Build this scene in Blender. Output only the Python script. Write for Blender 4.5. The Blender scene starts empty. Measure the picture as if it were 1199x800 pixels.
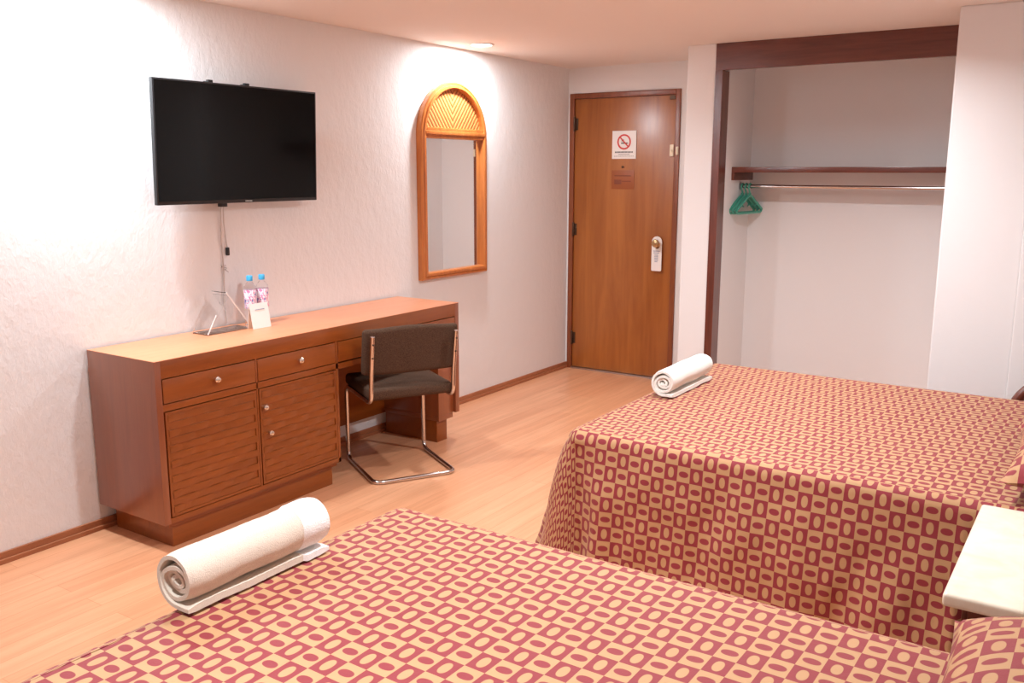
import bpy, bmesh, math, random
from mathutils import Vector, Matrix, noise
random.seed(7)
S = bpy.context.scene
C = S.collection
PI = math.pi

# ------------------------------------------------------------------ materials
def srgb(r, g, b):
    f = lambda c: (c/255/12.92) if c/255 <= .04045 else ((c/255+.055)/1.055)**2.4
    return (f(r), f(g), f(b), 1)

def mat(name, col=(.8, .8, .8, 1), rough=.5, metal=0, spec=.5, **kw):
    m = bpy.data.materials.new(name); m.use_nodes = True
    b = m.node_tree.nodes['Principled BSDF']
    b.inputs['Base Color'].default_value = col
    b.inputs['Roughness'].default_value = rough
    b.inputs['Metallic'].default_value = metal
    b.inputs['Specular IOR Level'].default_value = spec
    for k, v in kw.items(): b.inputs[k].default_value = v
    return m

def N(m, t, **kw):
    n = m.node_tree.nodes.new(t)
    for k, v in kw.items():
        if k.startswith('i_'):
            n.inputs[int(k[2:])].default_value = v
        else: setattr(n, k, v)
    return n
def L(m, a, b): m.node_tree.links.new(a, b)
def BS(m): return m.node_tree.nodes['Principled BSDF']
def ramp(m, stops):
    r = N(m, 'ShaderNodeValToRGB'); e = r.color_ramp.elements
    while len(e) < len(stops): e.new(.5)
    for i, (p, c) in enumerate(stops): e[i].position = p; e[i].color = c
    return r
def bump(m, h, strength, dist):
    b = N(m, 'ShaderNodeBump'); b.inputs['Strength'].default_value = strength
    b.inputs['Distance'].default_value = dist
    L(m, h, b.inputs['Height']); L(m, b.outputs[0], BS(m).inputs['Normal']); return b
def coords(m, scale=(1, 1, 1), kind='Object', rot=(0, 0, 0)):
    t = N(m, 'ShaderNodeTexCoord'); mp = N(m, 'ShaderNodeMapping')
    mp.inputs['Scale'].default_value = scale; mp.inputs['Rotation'].default_value = rot
    L(m, t.outputs[kind], mp.inputs['Vector']); return mp.outputs[0]
def tex(m, v, scale, detail=4, rough=.55, dist=0.):
    n = N(m, 'ShaderNodeTexNoise'); n.inputs['Scale'].default_value = scale
    n.inputs['Detail'].default_value = detail; n.inputs['Roughness'].default_value = rough
    n.inputs['Distortion'].default_value = dist
    L(m, v, n.inputs['Vector']); return n.outputs['Fac']

def plaster(name, col, amp=.012, stretch=(1, 1, .55), scale=42):
    m = mat(name, col, .85, spec=.25)
    v = coords(m, stretch)
    a = tex(m, v, scale, 5, .6, .6); b = tex(m, v, scale*.3, 3)
    mx = N(m, 'ShaderNodeMath', operation='MULTIPLY_ADD'); mx.inputs[1].default_value = .5
    L(m, a, mx.inputs[0]); L(m, b, mx.inputs[2])
    bump(m, mx.outputs[0], .55, amp); return m

def wood(name, c1, c2, axis='z', rough=.35, scale=1., coat=.0, spec=.5):
    m = mat(name, c1, rough, spec=spec); m.node_tree.nodes['Principled BSDF'].inputs['Coat Weight'].default_value = coat
    BS(m).inputs['Coat Roughness'].default_value = .3
    s = {'x': (1.2, 14, 14), 'y': (14, 1.2, 14), 'z': (14, 14, 1.2)}[axis]
    v = coords(m, tuple(q*scale for q in s))
    f = tex(m, v, 1.6, 6, .62, .9)
    s2 = tuple(q*scale*5 for q in s); v2 = coords(m, s2); g = tex(m, v2, 1.2, 3)
    ad = N(m, 'ShaderNodeMath', operation='MULTIPLY_ADD'); ad.inputs[1].default_value = .3
    L(m, g, ad.inputs[0]); L(m, f, ad.inputs[2])
    r = ramp(m, [(.42, c2), (.85, c1)]); L(m, ad.outputs[0], r.inputs[0])
    L(m, r.outputs[0], BS(m).inputs['Base Color'])
    bump(m, ad.outputs[0], .12, .002); return m

M = {}
M['wall'] = plaster('rough_white_plaster', srgb(230, 228, 227), .006, (1, 1, .6), 60)
M['wall2'] = plaster('smooth_white_paint', srgb(230, 228, 227), .002, (1, 1, 1), 30)
M['wall_front'] = plaster('beige_low_bounce_paint', srgb(172, 158, 142), .002, (1, 1, 1), 30)  # unseen wall, toned darker to weaken light bouncing onto the beds
M['ceil'] = plaster('ceiling_paint', srgb(236, 228, 221), .002, (1, 1, 1), 18)
M['dresser'] = wood('dresser_reddish_wood', srgb(146, 76, 24), srgb(126, 62, 17), 'y', .3, coat=.3)
M['dresser_v'] = wood('dresser_side_wood', srgb(144, 76, 38), srgb(124, 62, 30), 'z', .3, coat=1.)
M['dresser_top_lit'] = wood('dresser_wood_lit_from_above', srgb(218, 146, 106), srgb(206, 132, 94), 'y', .38, coat=.15)  # dresser wood again, lightened in colour for downlights shining on the top
M['woven'] = wood('dresser_woven_door_wood', srgb(142, 74, 23), srgb(124, 62, 17), 'y', .35, coat=.2)
M['dark_wood'] = wood('closet_dark_wood', srgb(112, 54, 38), srgb(82, 36, 24), 'x', .25, coat=.5)
M['dark_wood_z'] = wood('closet_post_wood', srgb(112, 56, 42), srgb(82, 38, 28), 'z', .25, coat=.5)
M['door'] = wood('door_veneer', srgb(172, 104, 46), srgb(144, 80, 32), 'z', .3, .45, coat=.35)
M['frame'] = wood('door_frame_wood', srgb(146, 80, 46), srgb(114, 58, 32), 'z', .35, coat=.2)
M['mirror_wood'] = wood('mirror_honey_wood', srgb(204, 124, 60), srgb(172, 94, 40), 'z', .3, coat=.3)
M['baseboard'] = wood('baseboard_wood', srgb(176, 112, 76), srgb(150, 90, 58), 'y', .4)
M['chrome'] = mat('chrome_tube', (.62, .58, .56, 1), .18, 1)
M['knob'] = mat('satin_nickel', (.78, .74, .68, 1), .25, 1)
M['brass'] = mat('aged_brass', (.55, .38, .2, 1), .3, 1)
M['hinge'] = mat('dark_bronze', (.09, .05, .03, 1), .4, .7)
M['black'] = mat('black_plastic', (.012, .012, .013, 1), .35)
M['screen'] = mat('tv_screen_glass', (.003, .003, .003, 1), .1, spec=.2)
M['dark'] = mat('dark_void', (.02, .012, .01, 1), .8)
M['mirror'] = mat('mirror_glass', (.92, .92, .92, 1), .015, 1)
M['paper'] = mat('white_card', srgb(244, 240, 235), .6)
M['cream'] = mat('cream_plastic', srgb(235, 222, 195), .4)
M['steel'] = mat('threshold_metal', (.55, .55, .58, 1), .3, 1)
M['red'] = mat('sign_red', srgb(208, 62, 52), .5)
M['ink'] = mat('sign_dark_ink', srgb(70, 62, 58), .6)
M['ink_grey'] = mat('print_grey', srgb(150, 158, 176), .6)
M['faint'] = mat('faded_red_sticker', srgb(152, 82, 42), .45)
M['faint2'] = mat('faded_sticker_print', srgb(124, 60, 34), .5)
M['green'] = mat('teal_plastic', srgb(70, 160, 138), .35)
M['BlueCap'] = mat('blue_cap', srgb(70, 175, 225), .35)
M['cable'] = mat('grey_cable', srgb(196, 188, 184), .5)

# bottle plastic / acrylic
def clear(name, col, ior=1.3, rough=.03, alpha=.3):
    m = mat(name, col, rough); b = BS(m)
    b.inputs['Transmission Weight'].default_value = 1; b.inputs['IOR'].default_value = ior
    return m
M['pet'] = clear('clear_bottle_plastic', (.97, .98, 1, 1), 1.1)
M['acrylic'] = clear('clear_acrylic', (.97, .97, .97, 1), 1.12)
M['acrylic_edge'] = mat('frosted_acrylic_edge', srgb(235, 232, 230), .3)
M['grey_base'] = mat('grey_acrylic_base', srgb(120, 96, 84), .2)

# bottle label, white with violet and pink marks
m = M['label'] = mat('bottle_label', srgb(240, 236, 240), .4)
v = coords(m, (60, 60, 26)); f = tex(m, v, 1.3, 1)
r = ramp(m, [(.40, srgb(236, 232, 238)), (.47, srgb(222, 128, 170)), (.54, srgb(236, 232, 238)), (.62, srgb(120, 104, 165))])
r.color_ramp.interpolation = 'CONSTANT'
L(m, f, r.inputs[0]); L(m, r.outputs[0], BS(m).inputs['Base Color'])

# chair fabric
def fabric(name, c1, c2, scale=220, rough=.95):
    m = mat(name, c1, rough, spec=.15); BS(m).inputs['Sheen Weight'].default_value = .35
    BS(m).inputs['Sheen Tint'].default_value = c1
    f = tex(m, coords(m), scale, 3); r = ramp(m, [(.35, c2), (.65, c1)])
    L(m, f, r.inputs[0]); L(m, r.outputs[0], BS(m).inputs['Base Color'])
    bump(m, f, .4, .002); return m
M['chair'] = fabric('brown_velour', srgb(88, 66, 52), srgb(64, 46, 35))
M['towel'] = fabric('cream_terry', srgb(232, 220, 204), srgb(220, 207, 191), 420)
M['towel_white'] = fabric('white_terry', srgb(240, 237, 230), srgb(230, 226, 218), 420)
M['towel_band'] = fabric('towel_white_band', srgb(250, 250, 248), srgb(240, 240, 238), 300)
for k in ('towel', 'towel_white', 'towel_band'):
    for n in M[k].node_tree.nodes:
        if n.type == 'BUMP': n.inputs['Strength'].default_value = .8; n.inputs['Distance'].default_value = .004

# stone night stand top
m = M['stone'] = mat('cream_stone', srgb(225, 215, 195), .25, spec=.5)
f = tex(m, coords(m), 9, 6, .6, .5); r = ramp(m, [(.4, srgb(228, 220, 202)), (.7, srgb(214, 202, 180))])
L(m, f, r.inputs[0]); L(m, r.outputs[0], BS(m).inputs['Base Color'])

# laminate floor: planks along y
m = M['floor'] = mat('laminate_floor', (.5, .3, .2, 1), .3, spec=.45)
t = N(m, 'ShaderNodeTexCoord'); mp = N(m, 'ShaderNodeMapping'); mp.inputs['Rotation'].default_value = (0, 0, PI/2)
L(m, t.outputs['Object'], mp.inputs['Vector'])
bk = N(m, 'ShaderNodeTexBrick'); L(m, mp.outputs[0], bk.inputs['Vector'])
bk.offset = .37; bk.inputs['Scale'].default_value = 1; bk.inputs['Brick Width'].default_value = 1.25
bk.inputs['Row Height'].default_value = .097; bk.inputs['Mortar Size'].default_value = .0012
bk.inputs['Color1'].default_value = srgb(230, 172, 132); bk.inputs['Color2'].default_value = srgb(221, 158, 118)
bk.inputs['Mortar'].default_value = srgb(206, 138, 98); bk.inputs['Bias'].default_value = .1
gv = coords(m, (16, .9, 1)); g = tex(m, gv, 1.7, 6, .65, .5)
rr = ramp(m, [(.35, (.80, .74, .70, 1)), (.68, (1, 1, 1, 1))]); L(m, g, rr.inputs[0])
mx = N(m, 'ShaderNodeMix', data_type='RGBA', blend_type='MULTIPLY'); mx.inputs[0].default_value = .8
L(m, bk.outputs['Color'], mx.inputs[6]); L(m, rr.outputs[0], mx.inputs[7])
L(m, mx.outputs[2], BS(m).inputs['Base Color'])
bump(m, g, .05, .001)

# bedspread: chequer of red and tan cells, each with an ellipse, on the cloth's own UVs (metres)
def bedspread_mat(name, off, rot=0., su=.0507, sv=.0625):
    m = mat(name, (1, 1, 1, 1), .7, spec=.3); BS(m).inputs['Sheen Weight'].default_value = .2; BS(m).inputs['Sheen Roughness'].default_value = .45; BS(m).inputs['Sheen Tint'].default_value = (1, .78, .66, 1)
    t = N(m, 'ShaderNodeTexCoord')
    mp0 = N(m, 'ShaderNodeMapping', vector_type='POINT')
    mp0.inputs['Location'].default_value = (off[0], off[1], 0); mp0.inputs['Rotation'].default_value = (0, 0, rot)
    L(m, t.outputs['UV'], mp0.inputs[0])
    sp = N(m, 'ShaderNodeSeparateXYZ'); L(m, mp0.outputs[0], sp.inputs[0])
    def mt(op, a, b=None, c=None):
        n = N(m, 'ShaderNodeMath', operation=op)
        for i, q in enumerate((a, b, c)):
            if q is None: continue
            if isinstance(q, (int, float)): n.inputs[i].default_value = q
            else: L(m, q, n.inputs[i])
        return n.outputs[0]
    cu = mt('DIVIDE', sp.outputs[0], su); cv = mt('DIVIDE', sp.outputs[1], sv)
    iu, iv = mt('FLOOR', cu), mt('FLOOR', cv)
    fu, fv = mt('SUBTRACT', mt('SUBTRACT', cu, iu), .5), mt('SUBTRACT', mt('SUBTRACT', cv, iv), .5)
    par = mt('FLOORED_MODULO', mt('ADD', iu, iv), 2.)                      # 0 = red cell, 1 = tan cell
    def ell(au, av):
        p = mt('POWER', mt('ABSOLUTE', mt('DIVIDE', fu, au)), 2.2); q = mt('POWER', mt('ABSOLUTE', mt('DIVIDE', fv, av)), 2.2)
        return mt('SMOOTH_MIN', mt('MAXIMUM', mt('MULTIPLY', mt('SUBTRACT', 1.15, mt('ADD', p, q)), 4.), 0.), 1., .05)
    e0, e1 = ell(.22, .33), ell(.37, .19)
    # red amount: red cell -> 1-e0 ; tan cell -> e1
    red = mt('ADD', mt('MULTIPLY', mt('SUBTRACT', 1., par), mt('SUBTRACT', 1., e0)), mt('MULTIPLY', par, e1))
    mx = N(m, 'ShaderNodeMix', data_type='RGBA')
    L(m, red, mx.inputs[0]); mx.inputs[6].default_value = srgb(178, 138, 98); mx.inputs[7].default_value = srgb(134, 46, 53)
    L(m, mx.outputs[2], BS(m).inputs['Base Color'])
    n1 = tex(m, coords(m), 260, 2); n2 = tex(m, coords(m), 7, 3)
    ad = mt('ADD', mt('MULTIPLY', n1, .06), n2)
    bump(m, ad, .35, .012)
    return m

# ------------------------------------------------------------------ mesh helpers
def new(): return bmesh.new()

def box(bm, x0, x1, y0, y1, z0, z1, bev=0., seg=2, mi=0):
    b = bmesh.new(); bmesh.ops.create_cube(b, size=1)
    bmesh.ops.scale(b, vec=(abs(x1-x0), abs(y1-y0), abs(z1-z0)), verts=b.verts)
    bmesh.ops.translate(b, vec=((x0+x1)/2, (y0+y1)/2, (z0+z1)/2), verts=b.verts)
    if bev > 0: bmesh.ops.bevel(b, geom=b.edges[:], offset=bev, segments=seg, affect='EDGES', profile=.6)
    for f in b.faces: f.material_index = mi
    join(bm, b); return bm

def join(bm, b):
    me = bpy.data.meshes.new('t'); b.to_mesh(me); b.free(); bm.from_mesh(me); bpy.data.meshes.remove(me)

def lathe(bm, prof, cx, cy, cz=0, n=32, axis='z'):
    rings = []
    for r, h in prof:
        ring = []
        for i in range(n):
            a = 2*PI*i/n; u, v = r*math.cos(a), r*math.sin(a)
            p = {'z': (cx+u, cy+v, cz+h), 'y': (cx+u, cy+h, cz+v), 'x': (cx+h, cy+u, cz+v)}[axis]
            ring.append(bm.verts.new(p))
        rings.append(ring)
    for a, b in zip(rings, rings[1:]):
        for i in range(n): bm.faces.new((a[i], a[(i+1) % n], b[(i+1) % n], b[i]))
    bm.faces.new(rings[0][::-1]); bm.faces.new(rings[-1]); return bm

def tube(bm, pts, r, n=12, closed=False):
    pts = [Vector(p) for p in pts]; k = len(pts); rings = []
    up = None
    for i, p in enumerate(pts):
        a = pts[i-1] if (i > 0 or closed) else p
        b = pts[(i+1) % k] if (i < k-1 or closed) else p
        d = (b-a).normalized()
        if up is None:
            up = d.orthogonal().normalized()
        up = (up - d*up.dot(d)).normalized(); s = d.cross(up)
        rr = r[i] if isinstance(r, (list, tuple)) else r
        rings.append([bm.verts.new(p + rr*(math.cos(2*PI*j/n)*up + math.sin(2*PI*j/n)*s)) for j in range(n)])
    m = k if closed else k-1
    for i in range(m):
        a, b = rings[i], rings[(i+1) % k]
        for j in range(n): bm.faces.new((a[j], a[(j+1) % n], b[(j+1) % n], b[j]))
    if not closed: bm.faces.new(rings[0][::-1]); bm.faces.new(rings[-1])
    return bm

def fillet(pts, r, n=6):
    pts = [Vector(p) for p in pts]; out = [pts[0]]
    for a, p, b in zip(pts, pts[1:], pts[2:]):
        u, v = (a-p), (b-p); rr = min(r, u.length*.49, v.length*.49); u.normalize(); v.normalize()
        s, e = p+u*rr, p+v*rr
        for i in range(n+1):
            t = i/n; out.append((1-t)**2*s + 2*t*(1-t)*p + t*t*e)
    out.append(pts[-1]); return out

def finish(o, smooth):
    if smooth:
        for p in o.data.polygons: p.use_smooth = True
        try:
            o.data.set_sharp_from_angle(angle=math.radians(smooth if smooth is not True else 38))
        except Exception: pass

def obj(name, bm, mats, parent=None, at=None, smooth=True, world=True):
    """one mesh object; geometry comes in world coordinates and is moved into the parent's or its own frame"""
    bmesh.ops.recalc_face_normals(bm, faces=bm.faces[:])
    if parent is not None and world:
        bm.transform(Matrix.LocRotScale(parent.location, parent.rotation_euler, None).inverted() if parent.parent is None
                     else Matrix.Translation(-parent.location-parent.parent.location))
    if at is not None: bm.transform(Matrix.Translation(-Vector(at)))
    me = bpy.data.meshes.new(name); bm.to_mesh(me); bm.free()
    for q in (mats if isinstance(mats, list) else [mats]): me.materials.append(q)
    o = bpy.data.objects.new(name, me); C.objects.link(o)
    if at is not None: o.location = at
    if parent is not None: o.parent = parent
    finish(o, smooth); return o

def sub(name, bm, mats, part, smooth=True):
    """a sub-part: its part's own origin is zero, so the same frame as the thing"""
    root = part.parent
    bmesh.ops.recalc_face_normals(bm, faces=bm.faces[:])
    bm.transform(Matrix.LocRotScale(root.location, root.rotation_euler, None).inverted())
    me = bpy.data.meshes.new(name); bm.to_mesh(me); bm.free()
    me.materials.append(mats); o = bpy.data.objects.new(name, me); C.objects.link(o); o.parent = part
    finish(o, smooth); return o

def thing(name, label, cat, loc=(0, 0, 0), rotz=0, group=None):
    o = bpy.data.objects.new(name, None); o.empty_display_size = .05; C.objects.link(o)
    o.location = loc; o.rotation_euler = (0, 0, rotz); o['label'] = label; o['category'] = cat
    if group: o['group'] = group
    return o
def tag(o, label, cat, group=None):
    o['label'] = label; o['category'] = cat
    if group: o['group'] = group
    return o
def struct(name, bm, m, at=None, smooth=False):
    o = obj(name, bm, m, at=at, smooth=smooth); o['kind'] = 'structure'; return o
def dup(root, loc, rotz, label=None):
    r = root.copy(); C.objects.link(r); r.location = loc; r.rotation_euler = (0, 0, rotz)
    if label: r['label'] = label
    for ch in list(root.children):
        c = ch.copy(); C.objects.link(c); c.parent = r
        for g in ch.children:
            d = g.copy(); C.objects.link(d); d.parent = c
    return r

# ------------------------------------------------------------------ room
H = 2.35; XR = 3.9; YF = -7.3; XB = 2.92; XP0 = 1.283; XP1 = 1.47; YP = -.72; YC = -.14; YB = -1.33
b = new(); box(b, -.2, XR+.2, YF-.2, .3, -.1, 0); struct('floor', b, M['floor'])
b = new(); box(b, -.2, XR+.2, YF-.2, .3, H, H+.15)
struct('ceiling', b, M['ceil'])
b = new(); box(b, -.2, 0, YF-.2, .2, 0, H); struct('wall_left', b, M['wall'])
b = new(); box(b, 0, .016, 0, .12, 0, H); box(b, .016, .937, 0, .12, 2.16, H); box(b, .937, XP0, 0, .12, 0, H)
struct('wall_back', b, M['wall2'])
b = new(); box(b, XP0, XP1, YP, .12, 0, H, .006); struct('wall_pillar', b, M['wall2'])
b = new(); box(b, XP1+.05, XB, YC, .12, 0, H); box(b, XP1, XP1+.05, YP+.11, .12, 0, H); struct('wall_closet', b, M['wall2'])
b = new(); box(b, XB, 3.28, YB, .12, 0, H, .008); struct('wall_block', b, M['wall2'])
b = new(); box(b, 3.28, XR, YB-.012, .12, 0, H, .006); struct('wall_panel', b, M['wall2'])
b = new(); box(b, XR, XR+.2, YF, .12, 0, H); struct('wall_right', b, M['wall2'])
# wall behind the camera with its window
WX0, WX1, WZ0, WZ1 = 1.0, 3.2, .95, 2.1
b = new(); box(b, 0, WX0, YF-.2, YF, 0, H); box(b, WX1, XR, YF-.2, YF, 0, H)
box(b, WX0, WX1, YF-.2, YF, 0, WZ0); box(b, WX0, WX1, YF-.2, YF, WZ1, H); struct('wall_front', b, M['wall_front'])
# skirting along the left wall
b = new()
for (y0, y1) in ((YF, 0),):
    box(b, 0, .012, y0, y1, 0, .046, .002); box(b, .012, .024, y0, y1, 0, .02, .003)
struct('baseboard_left', b, M['baseboard'])
b = new(); box(b, .95, XP0, -.012, 0, 0, .046, .002); struct('baseboard_back', b, M['baseboard'])
# closet surround
b = new(); box(b, XP1, XB, YP-.004, YP+.03, 2.19, H, .002); struct('trim_1', b, M['dark_wood'])
b = new(); box(b, XP1, XP1+.05, YP-.006, YP+.11, 0, 2.19, .003); struct('trim_2', b, M['dark_wood_z'])

# ------------------------------------------------------------------ door
d = bpy.data.objects.new('door_1', None); C.objects.link(d); d.location = (.02, 0, 0); d['kind'] = 'structure'
b = new(); box(b, .017, .055, -.012, .1, 0, 2.158, .003); box(b, .898, .936, -.012, .1, 0, 2.158, .003)
box(b, .055, .898, -.012, .1, 2.12, 2.158, .003); obj('door_frame', b, M['frame'], d)
b = new(); box(b, .058, .895, .004, .045, .014, 2.117, .003); leaf = obj('door_leaf', b, M['door'], d)
b = new(); box(b, .055, .898, -.02, .06, 0, .012, .003); obj('threshold', b, M['steel'], d)
for z in (1.93, 1.12, .25):
    b = new(); lathe(b, [(.007, -.055), (.009, -.05), (.009, .05), (.007, .055)], .058, -.006, z, 12)
    box(b, .058, .085, .0, .006, z-.045, z+.045, .001); obj('hinge', b, M['hinge'], d)
b = new(); lathe(b, [(.030, .004), (.032, -.004), (.014, -.012), (.012, -.032), (.026, -.042), (.031, -.055), (.026, -.068), (.01, -.074)], .792, 0, 1.045, 28, 'y')
obj('door_knob', b, M['brass'], d)
b = new(); box(b, .862, .893, -.012, .006, 1.68, 1.765, .004); lathe(b, [(.008, -.01), (.008, -.022), (.004, -.024)], .877, 0, 1.72, 14, 'y')
obj('latch', b, M['cream'], d)
b = new(); box(b, .915, .932, -.024, -.01, 1.69, 1.75, .003); obj('latch_catch', b, M['cream'], d)
b = new(); box(b, .85, .897, -.012, .006, 2.085, 2.11, .003); obj('top_bracket', b, M['hinge'], d)
b = new(); lathe(b, [(.009, .006), (.009, -.004), (.005, -.005)], .478, 0, 1.605, 16, 'y'); obj('peephole', b, M['hinge'], d)

# no smoking sign
t = thing('no_smoking_sign', 'small white no-smoking sign with red ring on the upper door', 'sign', (.485, .002, 1.665))
b = new(); box(b, .387, .587, -.003, .002, 1.665, 1.872, .001); obj('sign_plate', b, M['paper'], t)
b = new()
def ring(bm, cx, cy, cz, r0, r1, y0, y1, n=48):
    vs = []
    for i in range(n):
        a = 2*PI*i/n; c, s = math.cos(a), math.sin(a)
        vs.append([bm.verts.new((cx+r*c, y, cz+r*s)) for r, y in ((r0, y0), (r1, y0), (r1, y1), (r0, y1))])
    for i in range(n):
        p, q = vs[i], vs[(i+1) % n]
        for k in range(4): bm.faces.new((p[k], p[(k+1) % 4], q[(k+1) % 4], q[k]))
ring(b, .487, 0, 1.79, .045, .057, -.0045, -.002)
bb = new(); box(bb, -.048, .048, -.0048, -.002, -.005, .005)
bb.transform(Matrix.Translation((.487, 0, 1.79)) @ Matrix.Rotation(PI/4, 4, 'Y')); join(b, bb)
obj('prohibition_ring', b, M['red'], t, smooth=False)
b = new(); box(b, .462, .512, -.0042, -.002, 1.776, 1.785); box(b, .514, .52, -.0042, -.002, 1.776, 1.785)
for k in range(4): box(b, .466+k*.005, .469+k*.005, -.0042, -.002, 1.79+.005*(k % 2), 1.806+.004*(k % 2))
obj('cigarette_symbol', b, M['ink'], t, smooth=False)
b = new()
x = .412
while x < .56:                                  # too small to read in the photograph: short dark strokes
    box(b, x, x+.006, -.004, -.002, 1.709, 1.72); x += .0095
box(b, .44, .535, -.004, -.002, 1.696, 1.699); x = .405
while x < .567: box(b, x, x+.008, -.004, -.002, 1.683, 1.686); x += .013
obj('sign_lettering', b, M['ink'], t, smooth=False)
# faded sticker
t = thing('faded_sticker', 'faded reddish sticker on the door below the no-smoking sign', 'sticker', (.48, .003, 1.43))
b = new(); box(b, .385, .575, .0005, .004, 1.44, 1.58, .0005); obj('sticker_sheet', b, M['faint'], t)
b = new(); box(b, .41, .55, -.0006, .002, 1.535, 1.543); box(b, .41, .47, -.0006, .002, 1.475, 1.51); box(b, .475, .55, -.0006, .002, 1.495, 1.502)
obj('sticker_print', b, M['faint2'], t, smooth=False)
# door hanger tag: rounded top plate with a hole for the knob
b = new()
def tag_outline():
    pts = []; cx, w, z0, zc = .787, .041, .835, 1.055
    pts += [(cx-w+.006, z0), (cx+w-.006, z0), (cx+w, z0+.006)]
    for i in range(21):
        a = PI*i/20; pts.append((cx+w*math.cos(a), zc+.04*math.sin(a)))
    pts += [(cx-w, z0+.006)]
    return pts
out = tag_outline(); n_ = len(out)
hole = [(.789+.024*math.cos(2*PI*i/28), 1.03+.028*math.sin(2*PI*i/28)) for i in range(28)]
def plate_with_hole(bm, out, hole, y0, y1):
    for y in (y0, y1):
        vo = [bm.verts.new((p[0], y, p[1])) for p in out]; vh = [bm.verts.new((p[0], y, p[1])) for p in hole]
        eo = [bm.edges.new((vo[i], vo[(i+1) % len(vo)])) for i in range(len(vo))]
        eh = [bm.edges.new((vh[i], vh[(i+1) % len(vh)])) for i in range(len(vh))]
        bmesh.ops.triangle_fill(bm, use_beauty=True, edges=eo+eh)
        if y == y0: a, c = vo, vh
    for A, B in ((a, vo), (c, vh)):
        for i in range(len(A)): bm.faces.new((A[i], A[(i+1) % len(A)], B[(i+1) % len(A)], B[i]))
plate_with_hole(b, out, hole, -.018, -.0155)
t = thing('door_hanger_tag', 'white do-not-disturb style tag hanging from the brass door knob', 'door tag', (.787, -.017, .835))
obj('tag_card', b, M['paper'], t, smooth=False)
b = new()
for z, w in ((.985, .05), (.972, .046), (.955, .03), (.943, .03), (.931, .03), (.919, .028), (.907, .026)):
    x = .787-w/2
    while x < .787+w/2-.004: box(b, x, x+.005, -.0195, -.0175, z-.004, z+.003); x += .0075
obj('tag_print', b, M['ink_grey'], t, smooth=False)

# ------------------------------------------------------------------ closet shelf, rod, hangers
t = thing('closet_shelf', 'dark reddish wooden shelf across the open closet', 'shelf', ((XP1+XB)/2, YC, 1.515))
b = new(); box(b, XP1+.05, XB, -.50, YC, 1.568, 1.603, .002); obj('shelf_board', b, M['dark_wood'], t)
XS = XP1+.05
for x0, x1 in ((XS, XS+.02), (XB-.02, XB)):
    b = new(); box(b, x0, x1, -.50, YC, 1.517, 1.568, .002); obj('shelf_cleat', b, M['dark_wood'], t)
t = thing('clothes_rod', 'thin chrome clothes rod below the closet shelf', 'clothes rod', ((XP1+XB)/2, -.33, 1.46))
b = new(); tube(b, [(XS+.004, -.33, 1.478), (XB-.004, -.33, 1.478)], .0115, 16); obj('rod', b, M['chrome'], t)
for x0, x1 in ((XS, XS+.012), (XB-.012, XB)):
    b = new(); lathe(b, [(.026, 0), (.026, .008), (.016, .012)] if x0 == XS else [(.016, 0), (.026, .004), (.026, .012)], x0, -.33, 1.478, 20, 'x')
    obj('rod_socket', b, M['steel'], t)
def hanger(loc, rz):
    t = thing('clothes_hanger', 'teal plastic clothes hanger at the left end of the closet rod', 'hanger', loc, rz, 'teal hangers bunched on the closet rod')
    t.scale = (.93, .93, .93)
    # local: width along y, hook over the rod (origin = rod centre)
    b = new(); r = .021
    hook = [(0, r*math.cos(a), r*math.sin(a)) for a in [math.radians(q) for q in range(-35, 181, 18)]]
    hook = hook + [(0, -r, -.012), (0, -.010, -.026), (0, 0, -.040), (0, 0, -.062)]
    tube(b, hook, .006, 10); box(b, -.005, .005, -.016, .016, -.075, -.045, .003)
    obj('hook', b, M['green'], t, world=False)
    b = new()
    sh = fillet([(0, -.19, -.165), (0, -.02, -.066), (0, .02, -.066), (0, .19, -.165)], .02)
    tube(b, sh, .011, 10)
    tube(b, fillet([(0, -.19, -.165), (0, -.175, -.185), (0, .175, -.185), (0, .19, -.165)], .015), .009, 10)
    for s in (-1, 1): tube(b, [(0, s*.10, -.115), (0, s*.10, -.135), (0, s*.085, -.14)], .005, 8)
    obj('shoulders', b, M['green'], t, world=False); return t
h0 = hanger((XP1+.07, -.33, 1.4755), math.radians(-8))
dup(h0, (XP1+.095, -.33, 1.4755), math.radians(-8)); dup(h0, (XP1+.12, -.33, 1.4755), math.radians(-8))

# ------------------------------------------------------------------ mirror
MY0, MY1, MZ0, MZS, MZT = -1.858, -1.158, .892, 1.79, 2.135
cy = (MY0+MY1)/2; hw = (MY1-MY0)/2
path = [(MY0, MZ0), (MY1, MZ0), (MY1, MZS)]
for i in range(1, 32):
    a = PI*i/32; path.append((cy+hw*math.cos(a), MZS+(MZT-MZS)*math.sin(a)))
path.append((MY0, MZS))
def sweep2d(bm, path, prof):
    n = len(path); rings = []
    for i in range(n):
        p = Vector(path[i]); a = (p-Vector(path[i-1])).normalized(); c = (Vector(path[(i+1) % n])-p).normalized()
        na, nc = Vector((-a.y, a.x)), Vector((-c.y, c.x)); nn = (na+nc).normalized(); k = 1/max(.5, nn.dot(na))
        rings.append([bm.verts.new((h, p.x+nn.x*o*k, p.y+nn.y*o*k)) for o, h in prof])
    for i in range(n):
        A, B = rings[i], rings[(i+1) % n]
        for j in range(len(prof)): bm.faces.new((A[j], A[(j+1) % len(prof)], B[(j+1) % len(prof)], B[j]))
t = thing('wall_mirror', 'tall arched mirror in honey wood frame on the left wall', 'mirror', (0, cy, MZ0))
b = new(); sweep2d(b, path, [(0, .001), (0, .034), (.006, .042), (.016, .044), (.020, .040), (.026, .050), (.040, .050), (.046, .044), (.048, .030), (.048, .001)])
obj('frame', b, M['mirror_wood'], t, smooth=30)
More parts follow.
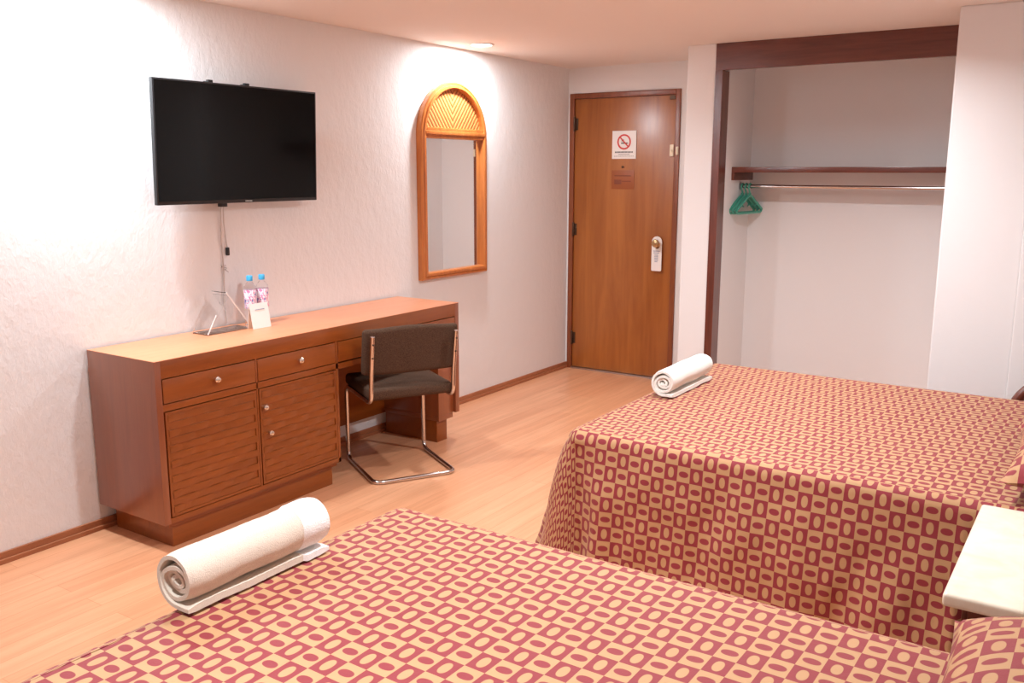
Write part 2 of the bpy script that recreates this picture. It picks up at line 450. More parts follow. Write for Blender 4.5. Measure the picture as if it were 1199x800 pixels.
b = new(); box(b, .006, .046, MY0+.045, MY1-.045, 1.775, 1.80, .004); box(b, .006, .054, MY0+.035, MY1-.035, 1.797, 1.823, .006); box(b, .006, .044, MY0+.045, MY1-.045, 1.82, 1.842, .004)
obj('cross_rail', b, M['mirror_wood'], t)
b = new(); box(b, .004, .014, MY0+.045, MY1-.045, MZ0+.045, 1.785); obj('mirror_glass', b, M['mirror'], t, smooth=False)
# reeded arch panel: chevron of slim slats
m = M['reed'] = mat('reeded_arch_panel', srgb(220, 150, 84), .38)
tc = N(m, 'ShaderNodeTexCoord'); sp = N(m, 'ShaderNodeSeparateXYZ'); L(m, tc.outputs['Object'], sp.inputs[0])
ab = N(m, 'ShaderNodeMath', operation='ABSOLUTE'); L(m, sp.outputs[1], ab.inputs[0])
ml = N(m, 'ShaderNodeMath', operation='MULTIPLY_ADD'); ml.inputs[1].default_value = -1.25; L(m, ab.outputs[0], ml.inputs[0]); L(m, sp.outputs[2], ml.inputs[2])
sc = N(m, 'ShaderNodeMath', operation='MULTIPLY'); sc.inputs[1].default_value = 2*PI/.042; L(m, ml.outputs[0], sc.inputs[0])
sn = N(m, 'ShaderNodeMath', operation='SINE'); L(m, sc.outputs[0], sn.inputs[0])
rp = ramp(m, [(.0, srgb(120, 66, 28)), (.25, srgb(180, 112, 58)), (.6, srgb(200, 134, 78))])
mr = N(m, 'ShaderNodeMapRange'); mr.inputs[1].default_value = -1; L(m, sn.outputs[0], mr.inputs[0]); L(m, mr.outputs[0], rp.inputs[0])
L(m, rp.outputs[0], BS(m).inputs['Base Color']); bump(m, mr.outputs[0], .6, .004)
b = new(); pts = [(MY0+.03, 1.81), (MY1-.03, 1.81)]
for i in range(0, 33):
    a = PI*i/32; pts.append((cy+(hw-.03)*math.cos(a), max(1.812, MZS+(MZT-MZS-.03)*math.sin(a))))
vs = [b.verts.new((.018, p[0], p[1])) for p in pts]; f = b.faces.new(vs)
r = bmesh.ops.extrude_face_region(b, geom=[f]); bmesh.ops.translate(b, vec=(-.012, 0, 0), verts=[q for q in r['geom'] if isinstance(q, bmesh.types.BMVert)])
obj('arch_panel', b, M['reed'], t, smooth=False)

# ------------------------------------------------------------------ television
TVY0, TVY1, TVZ0, TVZ1 = -3.775, -2.808, 1.424, 1.976
t = thing('television', 'black flat-screen television mounted on the left wall', 'television', (.0, (TVY0+TVY1)/2, TVZ0))
def tilt(bm):
    bm.transform(Matrix.Translation((.09, 0, TVZ0)) @ Matrix.Rotation(math.radians(2.2), 4, 'Y') @ Matrix.Translation((-.09, 0, -TVZ0))); return bm
b = new(); box(b, .078, .1, TVY0, TVY1, TVZ0, TVZ1, .003); box(b, .045, .08, TVY0+.12, TVY1-.12, TVZ0+.04, TVZ1-.15, .01); tilt(b)
obj('casing', b, M['black'], t)
b = new(); box(b, .0995, .1012, TVY0+.008, TVY1-.008, TVZ0+.016, TVZ1-.008, .0005); tilt(b); obj('screen', b, M['screen'], t, smooth=False)
b = new()
for k in range(6): box(b, .1005, .1022, -3.285+k*.007, -3.280+k*.007, TVZ0+.005, TVZ0+.0105)
tilt(b); obj('maker_mark', b, M['knob'], t, smooth=False)
for y in (-3.457, -3.244):
    b = new(); box(b, .05, .07, y-.013, y+.013, TVZ1-.3, TVZ1+.006, .002); box(b, .07, .088, y-.013, y+.013, TVZ1-.004, TVZ1+.012, .002); tilt(b); obj('mount_arm', b, M['black'], t)
b = new(); box(b, .0, .02, -3.52, -3.18, TVZ0+.15, TVZ0+.36, .002); box(b, .02, .04, -3.5, -3.2, TVZ0+.2, TVZ0+.3, .002); obj('wall_plate', b, M['black'], t)
# cables
t = thing('television_cable', 'thin grey cables hanging from the television to the dresser', 'cable', (.02, -3.37, .82))
b = new(); tube(b, fillet([(.05, -3.375, 1.45), (.03, -3.378, 1.41), (.012, -3.371, 1.25), (.011, -3.364, 1.1), (.012, -3.372, .95), (.012, -3.366, .83)], .05), .0035, 8)
obj('power_cord', b, M['cable'], t)
b = new(); tube(b, fillet([(.05, -3.365, 1.45), (.035, -3.368, 1.40), (.014, -3.352, 1.3), (.012, -3.338, 1.205)], .04), .003, 8); p2 = obj('signal_cord', b, M['cable'], t)
b = new(); box(b, .006, .02, -3.345, -3.330, 1.165, 1.205, .003); sub('plug', b, M['black'], p2)
b = new(); tube(b, [(.012+.012*math.cos(a), -3.364+.012*math.sin(a), 1.1+.003*a) for a in [q*.5 for q in range(14)]], .0025, 6)
tube(b, [(.014, -3.364, 1.1), (.03, -3.352, 1.085)], .002, 6); tube(b, [(.014, -3.364, 1.1), (.03, -3.382, 1.088)], .002, 6)
obj('cable_tie', b, M['cable'], t)
b = new(); box(b, .03, .06, -3.395, -3.36, 1.405, 1.43, .003); obj('connector', b, M['black'], t)

# ------------------------------------------------------------------ dresser
DX0, DX1 = .012, .48; DY0, DY1 = -4.112, -2.075; DT = .817
t = thing('dresser', 'long reddish wooden dresser desk with woven doors along the left wall', 'dresser', (.246, (DY0+DY1)/2, 0))
b = new(); box(b, DX0, DX1-.001, DY0+.03, DY1-.035, .742, DT, .001); obj('top_frame', b, M['dresser'], t)
b = new(); box(b, DX0, DX1, DY0+.0, DY1, DT-.001, DT+.0012, .0005); obj('worktop', b, M['dresser_top_lit'], t)  # thin skin carrying the lamp-lit lighter wood colour
b = new(); box(b, DX0, DX1-.001, DY0, DY0+.03, .118, DT, .0015); obj('side_panel', b, M['dresser_v'], t)
b = new(); box(b, DX0, DX1-.001, DY1-.035, DY1, .16, DT, .0015); obj('side_panel', b, M['dresser_v'], t)
fr = DX1-.012
b = new()
box(b, fr-.015, DX1-.002, DY0+.03, -3.075, .603, .632, .001)        # rail under drawers
box(b, fr-.015, DX1-.002, DY0+.03, -3.075, .118, .142, .001)        # bottom rail
box(b, fr-.015, DX1-.002, -3.596, -3.587, .142, .742, .001)         # centre stile
box(b, fr-.015, DX1-.002, -3.092, -3.075, .118, .742, .001)
box(b, DX0, fr-.02, -3.095, -3.075, .118, .742, .001)
box(b, DX0, fr-.02, DY0+.03, -3.09, .118, .135)
box(b, fr-.02, DX1-.002, -3.075, DY1-.035, .60, .628, .001)           # rail over the kneehole
box(b, DX0+.01, DX0+.025, DY0+.03, DY1-.035, .125, .742, .001)      # back panel
box(b, DX0+.02, fr-.02, -3.075, DY1-.035, .60, .612, .001)
obj('carcass', b, M['dresser'], t)
b = new(); box(b, DX0+.03, .445, DY0+.055, -3.11, 0, .11, .002); box(b, DX0+.02, .462, DY0+.03, -3.09, .098, .12, .003); obj('plinth', b, M['dresser'], t)
# right pedestal, stepped down to a small plinth
b = new(); box(b, DX0, DX1-.02, -2.25, DY1-.035, .16, .60, .002); box(b, DX0, .46, -2.25, -2.115, .13, .16, .003); obj('pedestal', b, M['dresser_v'], t)
b = new(); box(b, DX0+.03, .44, -2.245, -2.15, 0, .131, .002); obj('plinth', b, M['dresser'], t)
def knob(part, y, z, r=.014):
    q = new(); lathe(q, [(r*.45, -.002), (r*.45, .012), (r*.95, .016), (r, .021), (r*.7, .027), (r*.2, .029)], DX1, y, z, 20, 'x'); sub('knob', q, M['knob'], part)
for y0, y1, ks in ((DY0+.034, -3.599, (-3.819,)), (-3.584, -3.095, (-3.335,)), (-3.071, DY1-.039, (-2.83, -2.35))):
    b = new(); box(b, fr-.01, DX1, y0, y1, .636, .738, .0025); p = obj('drawer', b, M['dresser'], t)
    b = new()
    box(b, DX0+.03, fr-.02, y0+.01, y1-.01, .645, .735); sub('drawer_box', b, M['dark'], p)
    for k in ks: knob(p, k, .692)
def woven_door(y0, y1, z0, z1, ks):
    b = new(); box(b, fr-.01, DX1-.004, y0, y1, z0, z1, .001)
    fw = .012
    for a, c, e, g in ((y0, y0+fw, z0, z1), (y1-fw, y1, z0, z1), (y0+fw, y1-fw, z0, z0+fw), (y0+fw, y1-fw, z1-fw, z1)):
        box(b, DX1-.005, DX1+.0005, a, c, e, g, .001)
    rows = 13; Y0, Y1, Z0, Z1 = y0+fw, y1-fw, z0+fw, z1-fw; hz = (Z1-Z0)/rows; per = (Y1-Y0)/3
    for i in range(rows):                       # each horizontal strap weaves in and out
        n = 48; za, zb = Z0+i*hz+.0012, Z0+(i+1)*hz-.0012
        for s in range(n):
            pass
        prev = None
        for s in range(n+1):
            y = Y0+(Y1-Y0)*s/n; h = .0034*math.cos(2*PI*(y-Y0)/per + PI*i)
            h = math.copysign(abs(h)**.7 * .0034**.3, h)
            x = DX1-.001+h
            cur = [b.verts.new(p) for p in ((DX1-.006, y, za), (x-.001, y, za), (x, y, za+hz*.25), (x, y, zb-hz*.25), (x-.001, y, zb), (DX1-.006, y, zb))]
            if prev:
                for k in range(5): b.faces.new((prev[k], prev[k+1], cur[k+1], cur[k]))
            prev = cur
    p = obj('door', b, M['woven'], t, smooth=40)
    for y, z in ks: knob(p, y, z, .013)
woven_door(DY0+.036, -3.600, .146, .599, ())
woven_door(-3.583, -3.096, .146, .599, ((-3.562, .512), (-3.538, .385)))

# ------------------------------------------------------------------ things on the dresser
ZT = DT+.0012
t = thing('acrylic_table_tent', 'clear acrylic tent stand on the dresser under the television', 'display stand', (.12, -3.46, ZT))
def slab(bm, p, q, th, x0, x1):
    p, q = Vector(p), Vector(q); d_ = (q-p).normalized(); n_ = Vector((-d_.y, d_.x))*th/2
    vs = []
    for x in (x0, x1):
        vs.append([bm.verts.new((x, *(c))) for c in (p+n_, q+n_, q-n_, p-n_)])
    bm.faces.new(vs[0]); bm.faces.new(vs[1][::-1])
    for k in range(4): bm.faces.new((vs[0][k], vs[0][(k+1) % 4], vs[1][(k+1) % 4], vs[1][k]))
ya, yb, yc = -3.605, -3.345, -3.475
b = new(); slab(b, (ya, ZT+.004), (yc+.004, ZT+.175), .004, .06, .17); slab(b, (yb, ZT+.004), (yc-.012, ZT+.19), .004, .06, .17); obj('leaning_panel', b, M['acrylic'], t, smooth=False)
b = new(); slab(b, (yb, ZT+.004), (yc-.012, ZT+.19), .006, .17, .173)
obj('polished_edge', b, M['acrylic_edge'], t, smooth=False)
b = new(); slab(b, (ya, ZT+.004), (ya+.055, ZT+.09), .005, .17, .173); obj('polished_edge', b, M['acrylic_edge'], t, smooth=False)
b = new(); box(b, .06, .172, ya, yb, ZT, ZT+.005, .001); obj('base', b, M['grey_base'], t)

def bottle(x, y, label):
    t = thing('water_bottle', label, 'bottle', (x, y, ZT), 0, 'water bottles on the dresser')
    h = .245; s = .255
    pr = [(.024, 0), (.029, .004), (.030, .03), (.0285, .04), (.030, .05), (.030, .11), (.030, .13), (.030, .178), (.027, .194), (.019, .207), (.0125, .214), (.0125, .226)]
    b = new(); lathe(b, pr, x, y, ZT, 28); obj('bottle_body', b, M['pet'], t)
    b = new(); lathe(b, [(.0305, .075), (.0308, .076), (.0308, .165), (.0305, .166)], x, y, ZT+.012, 28); obj('bottle_label', b, M['label'], t)
    b = new(); lathe(b, [(.0148, 0), (.0155, .002), (.0155, .022), (.0135, .026), (.004, .0265)], x, y, ZT+.222, 24); obj('cap', b, M['BlueCap'], t)
bottle(.10, -3.285, 'left one of two small water bottles with blue caps on the dresser')
bottle(.105, -3.212, 'right one of two small water bottles with blue caps on the dresser')
b = new(); slab(b, (0, 0), (0, 0.0001), 0, 0, 0) if False else None
def card(bm):
    for p, q in (((.215, ZT+.001), (.195, ZT+.122)), ((.175, ZT+.001), (.195, ZT+.122))):
        p, q = Vector(p), Vector(q); d_ = (q-p).normalized(); n_ = Vector((-d_.y, d_.x))*.0008
        vs = [[bm.verts.new((c.x, y, c.y)) for c in (p+n_, q+n_, q-n_, p-n_)] for y in (-3.375, -3.262)]
        bm.faces.new(vs[0]); bm.faces.new(vs[1][::-1])
        for k in range(4): bm.faces.new((vs[0][k], vs[0][(k+1) % 4], vs[1][(k+1) % 4], vs[1][k]))
t = thing('folded_card', 'plain white folded card standing in front of the water bottles', 'card', (.195, -3.32, ZT))
b = new(); card(b); obj('card_sheet', b, M['paper'], t, smooth=False)
b = new()
for y0, y1, z in ((-3.345, -3.29, .092),):
    y = y0
    while y < y1: box(b, .2005, .2028, y, y+.004, ZT+z-.002, ZT+z+.002); y += .0065
obj('card_print', b, M['ink_grey'], t, smooth=False)

# ------------------------------------------------------------------ cantilever chair
t = thing('cantilever_chair', 'brown padded cantilever chair with chrome tube frame at the dresser', 'chair', (.752, -2.815, 0), math.radians(150))
w = .222; r = .0115
pts = [(-.035, w, .775), (.028, w, .60), (.035, w, .47), (.06, w, .428), (.45, w, .428), (.475, w, .40), (.47, w, r), (0, w, r), (0, -w, r)]
pts += [(p[0], -w, p[2]) for p in pts[:-2][::-1]]
pts = [(-.03, w, .775), (.012, w, .56), (.02, w, .425), (.475, w, .425), (.47, w, r), (0, w, r), (0, -w, r), (.47, -w, r), (.475, -w, .425), (.02, -w, .425), (.012, -w, .56), (-.03, -w, .775)]
b = new(); tube(b, fillet(pts, .055, 8), r, 14); obj('tube_frame', b, M['chrome'], t, world=False)
b = new()
def pad(bm, cx, cz, lx, ly, lz, nx=10, ny=16, puff=.012, bend=0., lean=0.):
    """rounded upholstered pad; box subdivided and bent"""
    q = bmesh.new(); bmesh.ops.create_cube(q, size=1); bmesh.ops.scale(q, vec=(lx, ly, lz), verts=q.verts)
    bmesh.ops.bevel(q, geom=q.edges[:], offset=min(lx, ly, lz)*.36, segments=5, affect='EDGES', profile=.5)
    for _ in range(1): bmesh.ops.subdivide_edges(q, edges=[e for e in q.edges if e.calc_length() > .1], cuts=14, use_grid_fill=True)
    for v_ in q.verts:
        x, y, z = v_.co
        k = (1-(2*y/ly)**2)
        if lz > lx:      # backrest
            v_.co.x += bend*(1-k) + (puff*k*(1-(2*z/lz)**2)*(1 if x > 0 else -.3)); v_.co.x += -lean*z
            v_.co.z += .006*math.cos(2*y/ly*PI)*(1 if z > 0 else 0)
        else:
            v_.co.z += puff*k*max(0, 1-(2*x/lx)**2)*(1 if z > 0 else .3)
    bmesh.ops.translate(q, vec=(cx, 0, cz), verts=q.verts); join(bm, q)
pad(b, .255, .462, .45, .455, .062); obj('seat', b, M['chair'], t, world=False)
b = new(); pad(b, .033, .685, .052, .505, .245, bend=.022, lean=.18); obj('backrest', b, M['chair'], t, world=False)
for s in (-1, 1):
    for z in (.735, .665):
        b = new(); xx = -.03+(.775-z)*.195-.0115; lathe(b, [(.005, .004), (.005, -.002), (.003, -.004)], xx, s*w, z, 12, 'x'); obj('screw', b, M['hinge'], t, world=False)

# ------------------------------------------------------------------ beds
def bedspread(x0, x1, y0, y1, zt, seed, foot_flare, side_flare):
    """cloth over the mattress: concentric rings on top, rounded edge, draped sides with soft folds.  No drape at the head (x1)."""
    rc = .05; cor = []
    def arc(cx, cy, a0, a1, n=10): return [(cx+rc*math.cos(a0+(a1-a0)*i/n), cy+rc*math.sin(a0+(a1-a0)*i/n), math.cos(a0+(a1-a0)*i/n), math.sin(a0+(a1-a0)*i/n)) for i in range(n+1)]
    P = []
    n = 110
    for i in range(n): P.append((x1-(x1-x0-rc)*i/n, y1, 0, 1))
    P += arc(x0+rc, y1-rc, PI/2, PI)
    for i in range(1, 90): P.append((x0, y1-rc-(y1-y0-2*rc)*i/90, -1, 0))
    P += arc(x0+rc, y0+rc, PI, 1.5*PI)
    for i in range(1, n+1): P.append((x0+rc+(x1-x0-rc)*i/n, y0, 0, -1))
    bm = new(); uvs = {}
    def V(x, y, z, u, v):
        q = bm.verts.new((x, y, z)); uvs[q] = (u, v); return q
    ym = (y0+y1)/2; rows = []
    re = .045; drop = zt-.02
    for t_ in [0, .15, .3, .45, .6, .72, .82, .9, .95, .98, 1.]:        # top
        row = []
        for (x, y, nx, ny) in P:
            xx, yy = (x, ym+(y-ym)*t_)
            if nx != 0: xx = x + (1-t_)*0
            wv = .0045*noise.noise(Vector((xx*2.3+seed, yy*2.3, 0))) + .0018*noise.noise(Vector((xx*9, yy*9+seed, 3)))
            k = 1-max(0, (t_-.9)/.1)
            xs = xx - nx*0; row.append(V(xs, yy, zt+wv*k, xx, yy))
        rows.append(row)
    s_list = [re*PI/2*i/6 for i in range(1, 7)] + [re*PI/2+(drop-re)*i/34 for i in range(1, 35)]
    per = 0; acc = []
    for i, p in enumerate(P):
        if i: per += math.hypot(p[0]-P[i-1][0], p[1]-P[i-1][1])
        acc.append(per)
    for s in s_list:
        row = []
        for i, (x, y, nx, ny) in enumerate(P):
            if s <= re*PI/2+1e-6:
                a = s/re; off = re*math.sin(a); dz = re*(1-math.cos(a)); q = 0
            else:
                q = (s-re*PI/2)/(drop-re); off = re; dz = re+(s-re*PI/2)
            foot = max(0, -nx); side = abs(ny)
            cornerness = math.exp(-((x-x0)**2+min(abs(y-y0), abs(y-y1))**2)/.18**2)
            fl = foot_flare*foot*q**.75 + side_flare*side*q
            # folds: grow downwards
            sw = math.sin(acc[i]*11+seed)+.6*math.sin(acc[i]*23.7+seed*2)+.5*noise.noise(Vector((acc[i]*5, s*3, seed)))
            fold = (.012*sw + .06*noise.noise(Vector((acc[i]*3.1, s*1.5, seed+9)))*(.4+side*.3)) * q**1.2
            fold += (.016*noise.noise(Vector((acc[i]*9, s*4.5, seed+4))) + .007*noise.noise(Vector((acc[i]*20, s*9, seed+2)))) * min(1, q*3)
            fold += cornerness*.03*math.sin(acc[i]*46+seed)*q - .075*q**.6*math.exp(-((x-x0-.05)**2+(y-y0)**2)/.05**2)*(1 if y < ym else 0)
            e = off-re + fl + (fold if ny == 0 or True else 0)
            if x > x1-.5: e = min(e, off-re+.02*q)
            fall = dz*(1-.02*q)
            row.append(V(x+nx*e - nx*0, y+ny*e, max(.012, zt-fall), x+nx*(s-re*0), y+ny*s))
        rows.append(row)
    # shift the flat top in so that the rounded edge ends on the given outline
    for row in rows[:11]:
        for q in row: pass
    for a, b_ in zip(rows, rows[1:]):
        for i in range(len(P)-1): bm.faces.new((a[i], a[i+1], b_[i+1], b_[i]))
    # pull top outline inwards by re
    for ri, row in enumerate(rows[:11]):
        for i, q in enumerate(row):
            nx, ny = P[i][2], P[i][3]; T = [0, .15, .3, .45, .6, .72, .82, .9, .95, .98, 1.][ri]
            q.co.y -= ny*re*T; uvs[q] = (q.co.x+nx*-re*(1 if nx else 0), q.co.y)
            q.co.x -= nx*re; 
    bm.verts.index_update()
    uvl = bm.loops.layers.uv.new('UVMap')
    for f in bm.faces:
        for lp in f.loops: lp[uvl].uv = uvs[lp.vert]
    # side uv: continue from the pulled-in outline
    bmesh.ops.remove_doubles(bm, verts=bm.verts, dist=1e-5)
    return bm
def fix_uv(o): pass

ZB = .6
def make_bed(label, spread_mat, y0, y1, seed, x0, x1=3.885):
    t = thing('bed', label, 'bed', ((x0+x1)/2, (y0+y1)/2, 0))
    b = bedspread(x0, x1, y0, y1, ZB, seed, .19, .06)
    o = obj('bedspread', b, spread_mat, t, smooth=80)
    b = new(); box(b, x0+.03, x1-.005, y0+.04, y1-.04, .34, ZB-.012, .04, 4); obj('mattress', b, M['towel_white'], t)
    b = new(); box(b, x0+.06, x1-.005, y0+.06, y1-.06, .0, .34, .01); obj('bed_base', b, M['dark_wood'], t)
    return t
def dark_centre(px, py): return (-(px-.0507/2), -(py-.0625/2))
M['spread1'] = bedspread_mat('bedspread_near', (.9177*.05, 1.0407*.063), .01, .05, .063)
M['spread2'] = bedspread_mat('bedspread_far', (-.00331, .0326), .02, .048, .058)
make_bed('near bed under a red and tan patterned bedspread, in the foreground', M['spread1'], -5.86, -4.312, 2.1, 1.94)
make_bed('far bed under a red and tan patterned bedspread, beside the closet', M['spread2'], -3.36, -1.835, 5.7, 1.955)

def pillow(x0, x1, y0, y1, z, th, lift, spread, label, seed):
    b = new(); n = 30; lx, ly = x1-x0, y1-y0; cx_, cy_ = (x0+x1)/2, (y0+y1)/2; g = {}; uv = {}
    for side in (1, -1):
        for i in range(n+1):
            for j in range(n+1):
                u, v = -1+2*i/n, -1+2*j/n
                if side == -1 and (abs(u) == 1 or abs(v) == 1): g[side, i, j] = g[1, i, j]; continue
                h = ((1-abs(u)**2.6)*(1-abs(v)**2.6))**.5
                pinch = 1-.055*(1-abs(u)**2)*(v*v) ; pinch2 = 1-.055*(1-abs(v)**2)*(u*u)
                k = (abs(u)*abs(v))**4
                x = cx_+u*lx/2*pinch2*(1+.03*k); y = cy_+v*ly/2*pinch*(1+.03*k)
                zz = side*h*th*(.62 if side == 1 else .38) + side*.004*noise.noise(Vector((x*9, y*9, seed)))*h
                q = b.verts.new((x, y, z+th*.38+zz+lift*(u+1)/2)); g[side, i, j] = q; uv[q] = (x, y)
    for side in (1, -1):
        for i in range(n):
            for j in range(n):
                f = (g[side, i, j], g[side, i+1, j], g[side, i+1, j+1], g[side, i, j+1])
                b.faces.new(f if side == 1 else f[::-1])
    l_ = b.loops.layers.uv.new('UVMap')
    for f in b.faces:
        for lp in f.loops: lp[l_].uv = uv[lp.vert]
    o = obj('pillow', b, spread, at=(cx_, cy_, z), smooth=80)
    return tag(o, label, 'pillow', 'pillows in patterned covers')
M['pil'] = bedspread_mat('pillow_cover', (0.01, .02))
pillow(3.47, 3.885, -5.02, -4.345, ZB+.004, .17, .05, M['pil'], 'patterned pillow at the head of the near bed, bottom right corner', 1)
pillow(3.445, 3.885, -3.33, -2.64, ZB+.004, .17, .04, M['pil'], 'patterned pillow on the far bed, the one next to the nightstand', 2)
pillow(3.435, 3.885, -2.60, -1.90, ZB+.004, .15, .04, M['pil'], 'patterned pillow on the far bed, the one by the dark curved chair', 3)

# ------------------------------------------------------------------ towels
def towel(y0, y1, cx_, z, r, label, m1, band, seed, flip=1):
    b = new(); TH = .017; turns = r/(.0225); pts = []
    r0 = .006; total = turns*2*PI; n = int(turns*34)
    for i in range(n+1):
        a = total*i/n; rad = r0+(r-TH-r0)*(i/n)
        pts.append((a, rad))
    a_end = total
    # rotate so that the spiral ends at the bottom and the flap runs off to +x
    line = []
    for a, rad in pts:
        th = (a-a_end)*-1 - PI/2
        wob = 1+.26*math.sin(a*1.7+seed)*(1-rad/r)*min(1, rad/.02)
        line.append(Vector((rad*math.cos(th)*wob, rad*math.sin(th)*.93*wob)))
    d0 = Vector((1, 0)); last = line[-1]
    if (line[-1]-line[-2]).x < 0:               # mirror to make the tail leave toward +x
        line = [Vector((-p.x, p.y)) for p in line]; last = line[-1]
    for k in range(1, 5): line.append(last+Vector((.0115*k, .0001*k)))
    if flip < 0: line = [Vector((-p.x, p.y)) for p in line]
    m_ = len(line); J = 44; rings = []
    for j in range(J+1):
        t_ = j/J; y = y0+(y1-y0)*t_; row = []
        for i, p in enumerate(line):
            q = line[min(i+1, m_-1)]-line[max(i-1, 0)]; q.normalize(); nn = Vector((-q.y, q.x))
            edge = min(1, min(t_, 1-t_)*J/2.5)
            hb = TH/2*(.55+.45*edge)
            big = (1.06 if band and t_ > .80 else 1)
            outer = i/m_
            dy = .010*noise.noise(Vector((i*.05+seed, 0, 0)))*(1 if t_ in (0, 1) else (1-edge)*1) + (.012*(.5-outer) if t_ < .1 else 0)
            c = p*big
            no = .0035*noise.noise(Vector((i*.08, y*9, seed)))+.0012*noise.noise(Vector((i*.5, y*70, seed)))
            for s in (1, -1):
                w_ = c+nn*(s*hb+no)
                row.append(b.verts.new((cx_+w_.x, y+dy, z+r*.93+w_.y)))
        rings.append(row)
    for j in range(J):
        mi = 1 if band and (j+.5)/J > .80 else 0
        A, B = rings[j], rings[j+1]
        for i in range(m_-1):
            for s in (0, 1):
                f = b.faces.new((A[2*i+s], A[2*i+2+s], B[2*i+2+s], B[2*i+s])); f.material_index = mi
        for i in (0, m_-1):
            f = b.faces.new((A[2*i], A[2*i+1], B[2*i+1], B[2*i])); f.material_index = mi
    for row, mi in ((rings[0], 0), (rings[-1], 1 if band else 0)):
        for i in range(m_-1):
            f = b.faces.new((row[2*i], row[2*i+1], row[2*i+3], row[2*i+2])); f.material_index = mi
    zmin = min(v_.co.z for v_ in b.verts); bmesh.ops.translate(b, vec=(0, 0, z-zmin), verts=b.verts)
    o = obj('rolled_towel', b, [m1, M['towel_band']], at=(cx_, (y0+y1)/2, z), smooth=70)
    return tag(o, label, 'towel', 'rolled towels at the foot of the beds')
towel(-5.125, -4.70, 1.985, ZB+.004, .079, 'large cream rolled towel with a white end band on the near bed', M['towel'], True, 1.)
towel(-2.715, -2.255, 2.075, ZB+.004, .073, 'small white rolled towel on the far bed corner by the door', M['towel_white'], False, 4.)

# ------------------------------------------------------------------ night stand
t = thing('nightstand', 'nightstand with a cream stone top between the two beds', 'nightstand', (3.66, -3.75, 0))
b = new(); box(b, 3.41, 3.895, -4.115, -3.425, .592, .625, .011, 4); obj('stone_top', b, M['stone'], t)
b = new(); box(b, 3.46, 3.895, -4.06, -3.48, .05, .592, .004); obj('cabinet_body', b, M['dark_wood_z'], t)
b = new(); box(b, 3.447, 3.462, -4.05, -3.49, .42, .57, .003); p = obj('drawer', b, M['dark_wood_z'], t)
b = new(); lathe(b, [(.006, 0), (.006, -.012), (.013, -.018), (.010, -.026), (.003, -.027)], 3.447, -3.77, .5, 16, 'x'); sub('knob', b, M['brass'], p)
b = new(); box(b, 3.447, 3.462, -4.05, -3.49, .09, .405, .003); obj('cabinet_door', b, M['dark_wood_z'], t)
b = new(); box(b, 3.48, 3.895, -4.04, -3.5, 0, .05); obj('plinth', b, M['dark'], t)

# ------------------------------------------------------------------ dark chair past the far bed
t = thing('bentwood_chair', 'dark brown rounded chair back just showing behind the far bed', 'chair', (3.60, -1.585, 0))
b = new(); hoop = [(3.57+.235*math.cos(a), -1.66, .475+.205*math.sin(a)) for a in [PI*i/24 for i in range(25)]]
hoop = [(3.80, -1.66, .02)]+[(3.805, -1.66, .4)]+hoop[1:-1]+[(3.335, -1.66, .4), (3.335, -1.66, .02)]
tube(b, hoop, .024, 14); obj('curved_back', b, M['dark_wood_z'], t)
b = new(); lathe(b, [(.17, 0), (.20, .006), (.20, .03), (.17, .042)], 3.60, -1.585, .40, 36); obj('seat', b, M['dark_wood_z'], t)
for xx in (3.45, 3.75):
    b = new(); tube(b, [(xx, -1.45, .41), (xx, -1.42, .0)], [.017, .013], 12); obj('leg', b, M['dark_wood_z'], t)

# ------------------------------------------------------------------ ceiling lamp and lights
def em(name, col, s):
    m = bpy.data.materials.new(name); m.use_nodes = True; nt = m.node_tree; nt.nodes.clear()
    o = nt.nodes.new('ShaderNodeOutputMaterial'); e = nt.nodes.new('ShaderNodeEmission')
    e.inputs[0].default_value = col; e.inputs[1].default_value = s; nt.links.new(e.outputs[0], o.inputs[0]); return m
M['glow'] = em('lamp_diffuser_glow', (1, .97, .94, 1), 9)
def downlight_or_fill(x, y, power, col=(1, .96, .92), seen=True):
    if seen:
        t = thing('ceiling_downlight', 'round recessed ceiling light above the arched mirror', 'ceiling light', (x, y, H))
        b = new(); ring(b, x, 0, 0, .066, .08, 0, .006); b.transform(Matrix.Translation((x, y, H-.007)) @ Matrix.Rotation(PI/2, 4, 'X') @ Matrix.Translation((-x, 0, 0)))
        for v_ in b.verts: pass
        obj('trim_ring', b, M['paper'], t)
        b = new(); lathe(b, [(.066, -.003), (.066, 0)], x, y, H, 32); obj('diffuser', b, M['glow'], t)
    l = bpy.data.lights.new('downlight_or_fill_bulb', 'AREA'); l.shape = 'DISK'; l.size = .13; l.energy = power; l.color = col
    o = bpy.data.objects.new('downlight_or_fill_bulb', l); C.objects.link(o); o.location = (x, y, H-.012)
    return o
downlight_or_fill(.232, -1.487, 15, (.90, .95, 1))
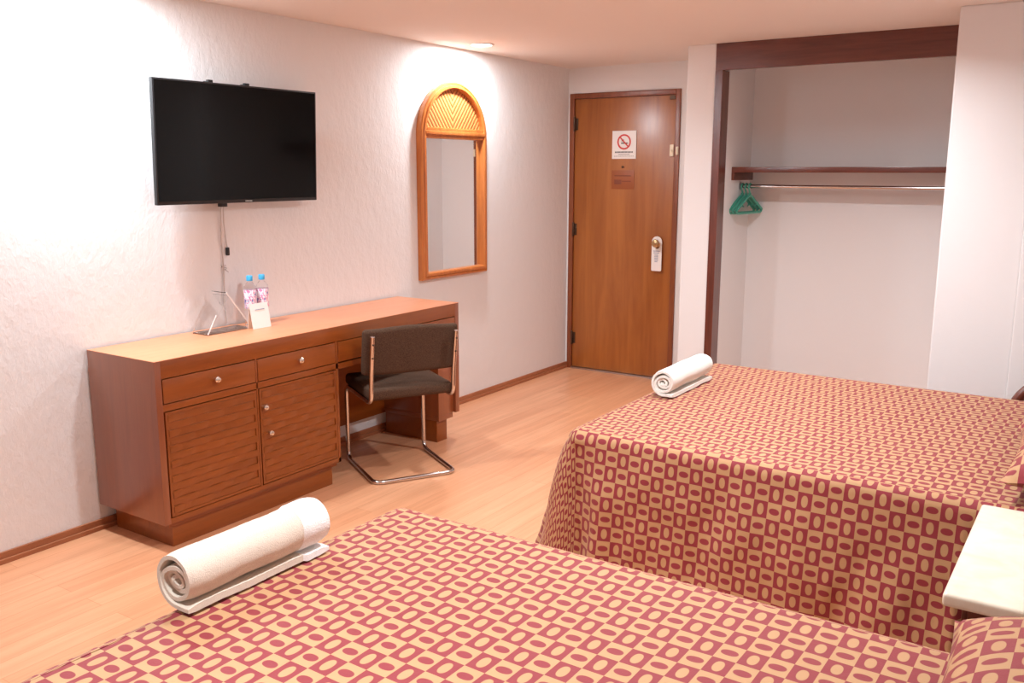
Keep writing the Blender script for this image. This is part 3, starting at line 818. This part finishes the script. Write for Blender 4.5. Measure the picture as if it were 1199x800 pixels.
downlight_or_fill(.25, -4.15, 30, (.84, .93, 1), False)
downlight_or_fill(2.4, -2.1, 20, (.90, .95, 1), False).data.spread = math.radians(155)
downlight_or_fill(2.5, -3.72, 25, (.92, .96, 1), False).data.spread = math.radians(150)
downlight_or_fill(2.5, -5.5, 11, (.92, .96, 1), False).data.spread = math.radians(105)  # extra unseen fill lamp, added to brighten the near bed
# daylight through the window behind the camera
l = bpy.data.lights.new('window_daylight', 'AREA'); l.shape = 'RECTANGLE'; l.size = WX1-WX0; l.size_y = WZ1-WZ0; l.energy = 4; l.color = (.72, .86, 1)
o = bpy.data.objects.new('window_daylight', l); C.objects.link(o); o.location = ((WX0+WX1)/2, YF-.12, (WZ0+WZ1)/2); o.rotation_euler = (PI/2, 0, 0)

w_ = bpy.data.worlds.new('sky'); S.world = w_; w_.use_nodes = True
w_.node_tree.nodes['Background'].inputs[0].default_value = (.8, .9, 1, 1); w_.node_tree.nodes['Background'].inputs[1].default_value = .1

# ------------------------------------------------------------------ camera
cam = bpy.data.cameras.new('camera'); co = bpy.data.objects.new('camera', cam); C.objects.link(co); S.camera = co
cam.sensor_width = 36; cam.lens = 36*1063.46/1199; cam.clip_start = .05
yaw, pitch, roll = -.5879, -.1869, .0015
co.location = (3.6653, -6.2885, 1.5824)
fw = Vector((math.sin(yaw)*math.cos(pitch), math.cos(yaw)*math.cos(pitch), math.sin(pitch)))
rt = Vector((math.cos(yaw), -math.sin(yaw), 0)); up = rt.cross(fw)
c_, s_ = math.cos(roll), math.sin(roll); r2, u2 = c_*rt+s_*up, -s_*rt+c_*up
co.rotation_euler = Matrix((r2, u2, -fw)).transposed().to_euler()

S.view_settings.view_transform = 'Standard'; S.view_settings.look = 'None'
S.view_settings.exposure = .6; S.view_settings.gamma = 1; S.view_settings.use_curve_mapping = False
S.cycles.max_bounces = 10; S.cycles.diffuse_bounces = 6; S.cycles.glossy_bounces = 5; S.cycles.transmission_bounces = 8
S.cycles.use_denoising = True; S.cycles.sample_clamp_indirect = 6
